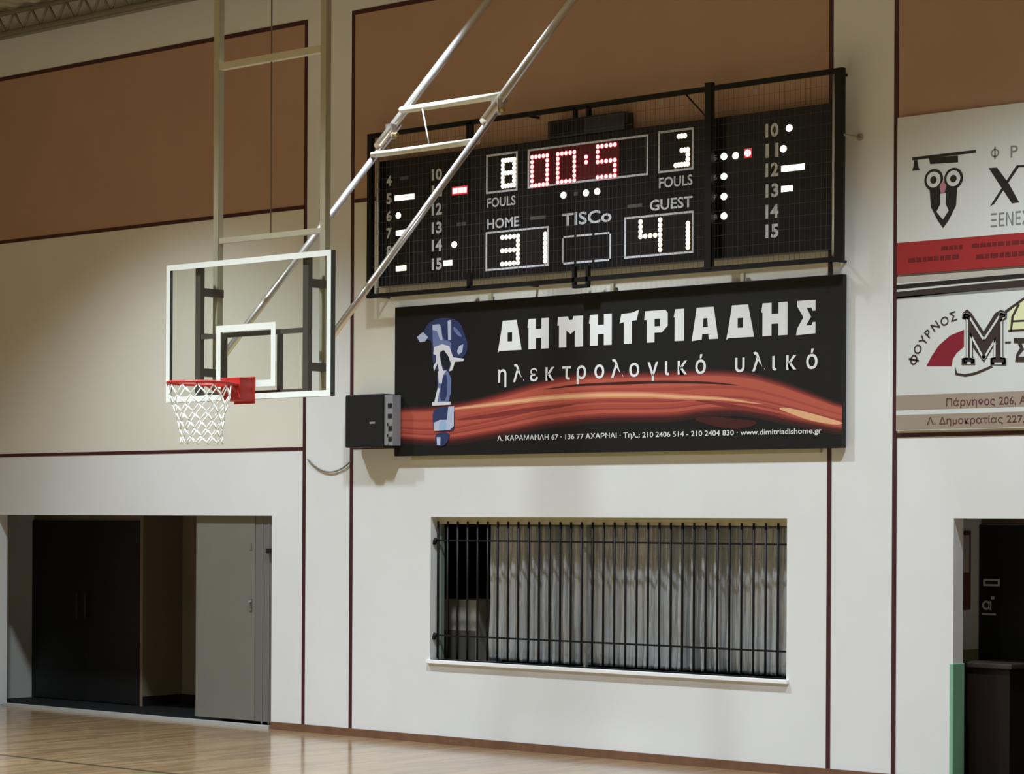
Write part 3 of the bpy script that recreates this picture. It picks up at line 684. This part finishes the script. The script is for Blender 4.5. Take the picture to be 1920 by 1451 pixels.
for c, a, b, z in LEDS:
    lm = MB(); cm = {'white': L_WHITE, 'warm': L_WARM, 'pink': L_CORE, 'dim': L_DIM}[c]
    nn = max(1, int(round((b - a) / 0.052)))
    hh = 0.016 if c == 'dim' else 0.025
    for q in range(nn):
        x = a + (b - a) * (q + .5) / nn
        r = min(0.026, (b - a) / nn / 2 * 1.0)
        if c == 'pink': lm.box(x - r - 0.012, x + r + 0.012, SF - 0.003, SF, z - hh - 0.014, z + hh + 0.014, L_RED)  # red surround painted as the halo of the pink light
        if nn == 1 and c != 'dim': lm.disc(x, z, 0.030, SF - (0.003 if c == 'pink' else 0), 0.005, cm, 12, sx=1.1)
        else: lm.box(x - r, x + r, SF - 0.007, SF - (0.003 if c == 'pink' else 0), z - hh, z + hh, cm)
    lm.build('indicator_light', None, sb)

# dark buzzer box on top of the scoreboard
bz_ = thing('buzzer_box', (1.0, -0.1, 5.54), 'small dark box on top of the scoreboard above the clock', 'buzzer')
MB().box(0.53, 1.41, -0.15, -0.02, 5.551, 5.71, SB_SIDE).build('housing', None, bz_, bevel=0.008)
MB().box(0.57, 0.95, -0.156, -0.15, 5.568, 5.695, BLK).build('front_panel', None, bz_)

# ---------------------------------------------------------------- cage in front of the scoreboard
CY = -0.21
cg = thing('scoreboard_cage', (1.1, CY, 4.23), 'black tubular cage with wire mesh guarding the scoreboard', 'cage')
CX0, CX1, CZ0, CZ1 = -1.63, 3.697, 4.252, 5.785
for z in (CZ0, CZ1):
    MB().box(CX0, CX1, CY - 0.02, CY + 0.02, z - 0.02, z + 0.02, BLK).build('rail', None, cg)
for x, h in ((CX0, 0.03), (CX1, 0.036)):
    MB().box(x - h, x + h, CY - 0.024, CY + 0.024, CZ0 - 0.02, CZ1 + 0.02, BLK).build('post', None, cg)
MB().box(2.35, 2.42, CY - 0.026, CY + 0.02, CZ0, CZ1 + 0.05, BLK).build('post', None, cg)
MB().box(-0.385, -0.32, CY - 0.02, CY + 0.015, CZ1 - 0.20, CZ1, BLK).build('stub', None, cg)
MB().box(-0.37, -0.325, CY - 0.02, CY + 0.015, CZ0, CZ0 + 0.14, BLK).build('stub', None, cg)
for x in (0.905, 1.06):
    MB().box(x - 0.014, x + 0.014, CY - 0.02, CY + 0.02, CZ0 - 0.05, CZ0 + 0.12, BLK).build('stub', None, cg)
    MB().box(x - 0.014, x + 0.014, CY - 0.02, CY + 0.02, CZ1 - 0.09, CZ1, BLK).build('stub', None, cg)
MB().box(0.895, 1.07, CY - 0.02, CY + 0.02, CZ0 - 0.075, CZ0 - 0.045, BLK).build('latch', None, cg)
for x in (CX0 + 0.05, 0.3, 3.62):
    for z in (CZ0, CZ1):
        MB().tube((x, CY, z), (x, -0.001, z), 0.013, BLK, 8).build('wall_bracket', None, cg)
MB().tube((CX1 + 0.03, CY, 5.26), (CX1 + 0.06, -0.001, 5.26), 0.011, KHAKI_ST, 8).disc(CX1 + 0.06, 5.26, 0.03, -0.001, 0.01, KHAKI_ST, 12).build('wall_bracket', None, cg)
MB().tube((2.12, -0.20, 5.77), (2.29, -0.14, 5.57), 0.008, BLK, 6).build('tie_rod', None, cg)
MB().tube((CX1 - 0.06, CY + 0.005, CZ0 + 0.03), (CX1 - 0.06, CY + 0.005, CZ1 - 0.03), 0.016, ALU, 8).build('hinge_rod', None, cg)
MB().tube((CX0 + 0.085, CY + 0.01, CZ0 + 0.03), (CX0 + 0.085, CY + 0.01, CZ1 - 0.20), 0.016, ALU, 8).build('hinge_rod', None, cg)
MB().tube((3.61, CY, CZ0), (3.61, CY + 0.02, CZ0 - 0.10), 0.014, BLK, 8).build('hanger', None, cg)
wm = MB(); k = 0; x = CX0 + 0.05
while x < CX1 - 0.03:
    wm.tube((x, CY, CZ0), (x, CY, CZ1), 0.0016, WIRE, 4, caps=False); x += 0.052
z = CZ0 + 0.07
while z < CZ1:
    wm.tube((CX0, CY - 0.003, z), (CX1, CY - 0.003, z), 0.0012, WIRE, 4, caps=False); z += 0.104
wm.build('wire_mesh', None, cg, fix=False)

# ---------------------------------------------------------------- black banner with the red wave
BF = -0.07
bn = thing('advertising_banner', (1.1, -0.03, 2.72), 'long black advertising banner with white Greek lettering and red wave below the scoreboard', 'banner')
MB().box(-1.437, 3.642, BF, -0.015, 2.72, 4.145, BAN).build('panel', None, bn, bevel=0.003)
MB().box(-1.2, -1.15, -0.015, -0.001, 2.8, 4.1, DARK_ST).box(3.3, 3.35, -0.015, -0.001, 2.8, 4.1, DARK_ST).build('wall_batten', None, bn)
for x in (-0.235, 1.21, 2.62):
    MB().box(x - 0.018, x + 0.018, -0.06, -0.03, 4.145, 4.215, KHAKI_ST).build('hanger', None, bn)
MB().box(-1.25, 3.4, -0.03, -0.001, 2.685, 2.72, SHUT).build('bottom_batten', None, bn)

def interp(pl, x):
    if x <= pl[0][0]: return pl[0][1]
    for (a, b), (c, d) in zip(pl, pl[1:]):
        if x <= c:
            t = (x - a) / (c - a); return b + (d - b) * t
    return pl[-1][1]
def smooth(pl, x, r=0.10):
    return sum(interp(pl, x + r * s) for s in (-1, -.5, 0, .5, 1)) / 5
def ribbon(mb, X0, X1, top, bot, y, th, mt, n=60):
    i = mb.mi(mt); prev = None
    for k in range(n + 1):
        x = X0 + (X1 - X0) * k / n
        zt, zb2 = top(x), bot(x)
        cur = (mb.bm.verts.new((x, y - th, zt)), mb.bm.verts.new((x, y - th, zb2)))
        if prev:
            f = mb.bm.faces.new((prev[1], cur[1], cur[0], prev[0])); f.material_index = i
        prev = cur
WX0, WX1 = -1.434, 3.639
T_ = lambda x: smooth(WAVE_TOP, x); B_ = lambda x: smooth(WAVE_BOT, x)
wv = MB()
W_PAL = [B_MAR, mat('banner_red_a', srgb(92, 32, 30), 0.5), mat('banner_red_b', srgb(122, 46, 42), 0.5), mat('banner_red_c', srgb(146, 60, 52), 0.5),
         mat('banner_red_d', srgb(164, 72, 60), 0.5), mat('banner_red_e', srgb(178, 84, 68), 0.5), mat('banner_red_f', srgb(192, 100, 80), 0.5)]
ribbon(wv, WX0, WX1, lambda x: T_(x) + 0.028, lambda x: max(2.725, B_(x) - 0.05), BF, 0.0006, mat('banner_faint_maroon', srgb(40, 18, 17), 0.5))
ribbon(wv, WX0, WX1, lambda x: T_(x) + 0.016, lambda x: max(2.725, B_(x) - 0.03), BF, 0.0009, W_PAL[0])
NB = 26
rw = random.Random(11)
tone = [1, 2, 3] + [rw.choice((3, 4, 4, 5, 5, 5)) for _ in range(NB - 6)] + [3, 2, 1]
for q in range(NB):
    def e(u): return lambda x: T_(x) + 0.008 + (B_(x) - 0.015 - T_(x)) * (u + 0.014 * math.sin(2.2 * x + 5 * u) * math.sin(math.pi * u))
    ribbon(wv, WX0, WX1, e(q / NB), e((q + 1) / NB), BF, 0.0013, W_PAL[tone[q]])
for j, st in enumerate(WAVE_ST):
    h = (0.013, 0.022, 0.018, 0.045, 0.03)[j]
    L_ = st[-1][0] - st[0][0]
    f = lambda x, st=st, L_=L_: math.sin(math.pi * min(1, max(0, (x - st[0][0]) / L_))) ** .5
    ribbon(wv, st[0][0], st[-1][0], lambda x, st=st, h=h, f=f: smooth(st, x) + h * f(x), lambda x, st=st, h=h, f=f: smooth(st, x) - h * f(x), BF, 0.0020, B_MAR if j in (0, 3) else B_RED2 if j != 4 else B_CREAM, 30)
hx0, hx1 = WAVE_HI[0][0], WAVE_HI[-1][0]
fh = lambda x: math.sin(math.pi * min(1, max(0, (x - hx0) / (hx1 - hx0)))) ** .6
ribbon(wv, hx0, hx1, lambda x: smooth(WAVE_HI, x) + 0.03 * fh(x), lambda x: smooth(WAVE_HI, x) - 0.03 * fh(x), BF, 0.0023, mat('banner_salmon', srgb(205, 125, 98), 0.5))
ribbon(wv, hx0, hx1, lambda x: smooth(WAVE_HI, x) + 0.014 * fh(x), lambda x: smooth(WAVE_HI, x) - 0.014 * fh(x), BF, 0.0026, B_CREAM)
wv.build('red_wave', None, bn, fix=False)
em = MB()
def chaikin(p, n=2):
    for _ in range(n):
        q = []
        for (a, b), (c, d) in zip(p, p[1:] + p[:1]):
            q += [(a*.75 + c*.25, b*.75 + d*.25), (a*.25 + c*.75, b*.25 + d*.75)]
        p = q
    return p
for k, (c, pts) in enumerate(EMBLEM):
    em.poly(chaikin(pts, 1) if c in ('navy', 'mid', 'sky') else pts, BF, 0.003 + 0.0004 * k, E_COL[c])
em.build('emblem', None, bn)
GL = {
 'D': [[(-.02,-.06),(.05,.0),(1,0),(.94,.30),(.06,.30)], [(.06,.30),(.40,.30),(.40,.60),(.12,.60)], [(.60,.30),(.94,.30),(.87,.60),(.60,.60)], [(.12,.60),(.87,.60),(.78,1),(.19,1)]],
 'H': [[(.0,0),(.36,0),(.36,1),(.0,1),(-.05,.72),(.0,.72)], [(.64,0),(1,0),(1,1),(.64,1)], [(.36,.36),(.64,.36),(.64,.66),(.36,.66)]],
 'M': [[(.04,0),(.33,0),(.33,1),(0,1),(-.03,.72),(.04,.72)], [(.68,0),(1,0),(1,1),(.68,1)], [(.33,.55),(.5,.42),(.68,.55),(.68,1),(.62,1),(.57,.88),(.44,.88),(.39,1),(.33,1)]],
 'T': [[(.2,0),(.62,0),(.62,.72),(.88,.74),(1,1.06),(.6,.98),(.06,.96),(-.04,.66),(.2,.70)]],
 'P': [[(.08,0),(.42,0),(.42,1),(0,1),(-.04,.72),(.08,.72)], [(.42,.74),(.66,.74),(.66,1),(.42,1)], [(.66,.50),(1,.50),(1,.90),(.90,1),(.66,1)], [(.42,.30),(.74,.30),(1,.50),(.42,.50)]],
 'I': [[(0,0),(1,0),(1,1),(.04,1),(-.1,.75),(0,.75)]],
 'A': [[(-.03,-.03),(.36,0),(.42,.6),(.42,1),(.16,1)], [(.64,0),(1,0),(.82,1),(.58,1),(.58,.6)], [(.377,.17),(.623,.17),(.602,.38),(.398,.38)], [(.42,.66),(.58,.66),(.58,1),(.42,1)]],
 'S': [[(.02,1),(1,1),(1,.68),(.84,.68),(.78,.78),(.52,.78),(.76,.5),(.50,.25),(.80,.25),(.86,.34),(1,.34),(1,0),(-.03,-.03),(.02,.16),(.36,.5),(.02,.84)]],
}
for ch, x0, x1 in HEAD_LETTERS:
    hd = MB()
    for p in GL[ch]:
        hd.poly([(x0 + u * (x1 - x0), HEAD_Z[0] + v * (HEAD_Z[1] - HEAD_Z[0])) for u, v in p], BF, 0.004, BANW)
    tag(hd.build('headline_letter', None, bn), 'large white block letter')
for ch, x in SUB_LETTERS:
    sbt = text_polys(MB(), ch, None, BF - 0.003, BANW, 0.002, bold=0.012, uniform=(x, SUB_Z, 0.215))
    sbt.build('subtitle_letter', None, bn, fix=False)
adr = text_polys(MB(), 'Λ. ΚΑΡΑΜΑΝΛΗ 67 · 136 77 ΑΧΑΡΝΑΙ · Τηλ.: 210 2406 514 - 210 2404 830 · www.dimitriadishome.gr',
                 (ADDR[0], ADDR[1], ADDR[2] - 0.012, ADDR[2] + 0.052), BF - 0.003, BANW, 0.002, bold=0.01)
adr.build('address_lettering', None, bn, fix=False)

# ---------------------------------------------------------------- loudspeaker
ls = thing('loudspeaker', (-1.65, -0.12, 2.8), 'black box loudspeaker on the wall at the left end of the black banner', 'loudspeaker')
MB().box(-1.95, -1.445, -0.22, -0.04, 2.805, 3.315, RUBBER).build('cabinet', None, ls, bevel=0.01)
MB().box(-1.985, -1.955, -0.19, -0.05, 2.82, 3.30, GREYPL).build('side_plate', None, ls)
cn = MB().box(-1.445, -1.335, -0.20, -0.09, 2.82, 3.30, GREYPL)
for z in (2.88, 2.98, 3.1, 3.2):
    cn.box(-1.395, -1.345, -0.206, -0.20, z - 0.02, z + 0.02, RUBBER)
cn.box(-1.40, -1.34, -0.208, -0.20, 3.005, 3.03, ALU).box(-1.40, -1.34, -0.208, -0.20, 2.90, 2.93, ALU).box(-1.40, -1.385, -0.208, -0.20, 2.83, 3.03, ALU)
cn.build('connector_panel', None, ls)
MB().box(-1.62, -1.55, -0.222, -0.218, 3.03, 3.05, GREYPL).build('badge', None, ls)
MB().box(-1.8, -1.55, -0.04, -0.001, 2.95, 3.2, DARK_ST).build('wall_bracket', None, ls)
cp = []
for k in range(15):
    t = k / 14
    cp.append((-2.68 + 0.60 * t, -0.015, 2.71 - 0.03*t - 0.115 * (1 - (2*t - 1) ** 2)))
MB().path(cp, 0.008, CABLE, 6).build('cable', None, ls)

# ---------------------------------------------------------------- right-hand boards
AF = -0.04
b1 = thing('advertising_board', (6.6, -0.02, 4.11), 'white advertising board with an owl in a graduation cap and a red lower band', 'advertising board')
AX0, AX1 = 4.135, 9.0
MB().box(AX0, AX1, AF, -0.006, 4.365, 5.375, AD_WHITE).build('panel', None, b1)
tag(MB().box(AX0, AX1, AF, -0.006, 4.11, 4.365, AD_RED).build('lower_band', None, b1), 'red lower band')
rt = MB()
for a, b, z, t in REDTEXT:
    xx = a
    rr = random.Random(int(a * 1000))
    while xx < b - 0.03:
        ww = rr.uniform(0.03, 0.07)
        rt.box(xx, min(b, xx + ww), AF - 0.002, AF, z - t / 2 - 0.005, z + t / 2 + 0.005, AD_DRED); xx += ww + 0.012
rt.build('band_lettering', None, b1)
ow = MB()
for k, (c, pts) in enumerate(OWL):
    ow.poly(pts, AF, 0.003 + 0.0006 * k, AD_BLACK if c == 'black' else AD_WHITE)
for (ex, ez), r in EYES:
    ow.disc(ex, ez, r * 1.0, AF, 0.0065, AD_BLACK, 24); ow.disc(ex, ez, r * 0.75, AF, 0.0072, AD_WHITE, 24); ow.disc(ex, ez - 0.003, r * 0.36, AF, 0.008, AD_BLACK, 14)
ow.poly(BEAK, AF, 0.0085, AD_PINK)
ow.build('owl_emblem', None, b1)
lt = MB()
lt.poly(CHI, AF, 0.003, AD_BLACK).poly(CHI2, AF, 0.0035, AD_BLACK).poly(CHI3, AF, 0.003, AD_BLACK)
def phi(mb, x, z, w, h, ang, mt, y):
    ca, sa = math.cos(ang), math.sin(ang)
    R = lambda p, q: (x + p*ca - q*sa, z + p*sa + q*ca)
    for k in range(16):
        a, b = 2*math.pi*k/16, 2*math.pi*(k+1)/16
        o = lambda t, s: R(s*0.5*w*math.cos(t), s*0.34*h*math.sin(t))
        mb.poly([o(a, .68), o(a, 1), o(b, 1), o(b, .68)], y, 0.003, mt)
    mb.poly([R(-.09*w, -.5*h), R(.09*w, -.5*h), R(.09*w, .5*h), R(-.09*w, .5*h)], y, 0.003, mt)
for s, f in RTXT:
    if s == 'Φ': phi(lt, (f[0]+f[1])/2, (f[2]+f[3])/2, f[1]-f[0], f[3]-f[2], 0, AD_GREY, AF)
    else: text_polys(lt, 'P' if s == 'Ρ' else s, f, AF, AD_GREY, 0.003)
lt.build('board_lettering', None, b1, fix=False)

b2 = thing('advertising_board', (6.6, -0.02, 2.84), 'white bakery advertising board with a big dark letter and taupe lower bands', 'advertising board')
MB().box(AX0, AX1, AF, -0.006, 2.85, 4.09, AD_WHITE).build('panel', None, b2)
def arch(z0, z1, drop): # curved border strokes over the top of the board
    return (lambda x: z1 - drop * ((x - 6.57) / 2.43) ** 2, lambda x: z0 - drop * ((x - 6.57) / 2.43) ** 2)
ar = MB()
for z0, z1, dr, mt in ((4.045, 4.088, 0.0, AD_LTAUPE), (4.020, 4.056, 0.03, AD_BLACK), (3.955, 4.010, 0.04, AD_BROWN), (3.925, 3.945, 0.015, AD_GREY)):
    t_, b_ = arch(z0, z1, dr)
    ribbon(ar, AX0 + 0.001, AX1 - 0.001, t_, b_, AF, 0.002, mt)
ar.build('arched_border', None, b2, fix=False)
tb = MB()
tb.box(AX0 + 0.001, AX1 - 0.001, AF - 0.002, AF, BANDS[1], BANDS[0], AD_TAUPE); tb.box(AX0 + 0.001, AX1 - 0.001, AF - 0.002, AF, BANDS[3], BANDS[2], AD_TAUPE)
tag(tb.build('taupe_band', None, b2), 'taupe printed bands')
lg = MB()
lg.poly(QUARTER, AF, 0.003, AD_MAR).poly(SWOOSH, AF, 0.0032, AD_BROWN).poly(WHEAT, AF, 0.003, AD_WHEAT)
def grow(pts, d):
    n = len(pts)
    for i in range(n):   # a widened copy of each edge
        (a, b), (c, e) = pts[i], pts[(i+1) % n]
        L_ = math.hypot(c - a, e - b) or 1
        ux, uz = (c - a) / L_ * d, (e - b) / L_ * d
        yield [(a - ux - uz, b - uz + ux), (c + ux - uz, e + uz + ux), (c + ux + uz, e + uz - ux), (a - ux + uz, b - uz - ux)]
lg.poly(EMO, AF, 0.0040, AD_BROWN)
for q in grow(EMM, 0.017): lg.poly(q, AF, 0.0047, AD_WHITE)
lg.poly(EMM, AF, 0.0054, AD_BROWN)
for p in WLINES: lg.poly(p, AF, 0.0038, AD_BROWN)
lg.poly(SIG, AF, 0.005, AD_BROWN).poly(DASH, AF, 0.005, AD_BROWN)
lg.build('bakery_emblem', None, b2)
for k, (ch, x, z) in enumerate(ARC):
    ang = math.radians(78 - k * 10.5); at = MB()
    if ch == 'Φ': phi(at, x, z, 0.085, 0.095, ang, AD_BROWN, AF)
    else: text_polys(at, {'Ρ': 'P', 'Ο': 'O', 'Ν': 'N', 'Υ': 'Y'}.get(ch, ch), None, AF, AD_BROWN, 0.003, bold=0.012, uniform=(x + 0.035*math.sin(ang), z - 0.035*math.cos(ang), 0.10), rot=ang)
    at.build('arc_letter', None, b2, fix=False)
for s, f in ADR2:
    text_polys(MB(), s.replace('θ', 'ө'), f, AF - 0.001, AD_TXT, 0.003, bold=0.004).build('address_lettering', None, b2, fix=False)

# ---------------------------------------------------------------- right doorway
tag(MB().box(4.628, 4.662, -0.02, 0.155, 0.0, 0.99, GREEN_PAD).build('corner_pad', bevel=0.004), 'green pad on the lower corner of the right doorway', 'pad')
cs = thing('storage_cabinet', (4.7, 0.6, 0.0), 'dark brown cabinet standing inside the right doorway behind the green pad', 'cabinet')
MB().box(4.50, 4.93, 0.40, 0.85, 0.0, 0.94, DKWOOD).build('body', None, cs, bevel=0.005)
MB().box(4.47, 4.96, 0.37, 0.88, 0.94, 0.985, DKWOOD2).build('top', None, cs, bevel=0.01)
MB().tube((4.51, 0.395, 0.02), (4.51, 0.395, 0.92), 0.008, GREYPL, 6).build('edge_strip', None, cs)
fn = thing('framed_notice', (4.29, 0.7, 1.4), 'framed notice hanging on the side wall inside the right doorway', 'framed notice')
MB().box(4.291, 4.306, 0.45, 0.855, 1.39, 2.045, NOTICE_F).build('frame', None, fn)
MB().box(4.306, 4.309, 0.47, 0.825, 1.70, 2.01, NOTICE_P).build('paper', None, fn)
MB().box(4.306, 4.309, 0.47, 0.835, 1.41, 1.69, NOTICE_R).build('lower_panel', None, fn)
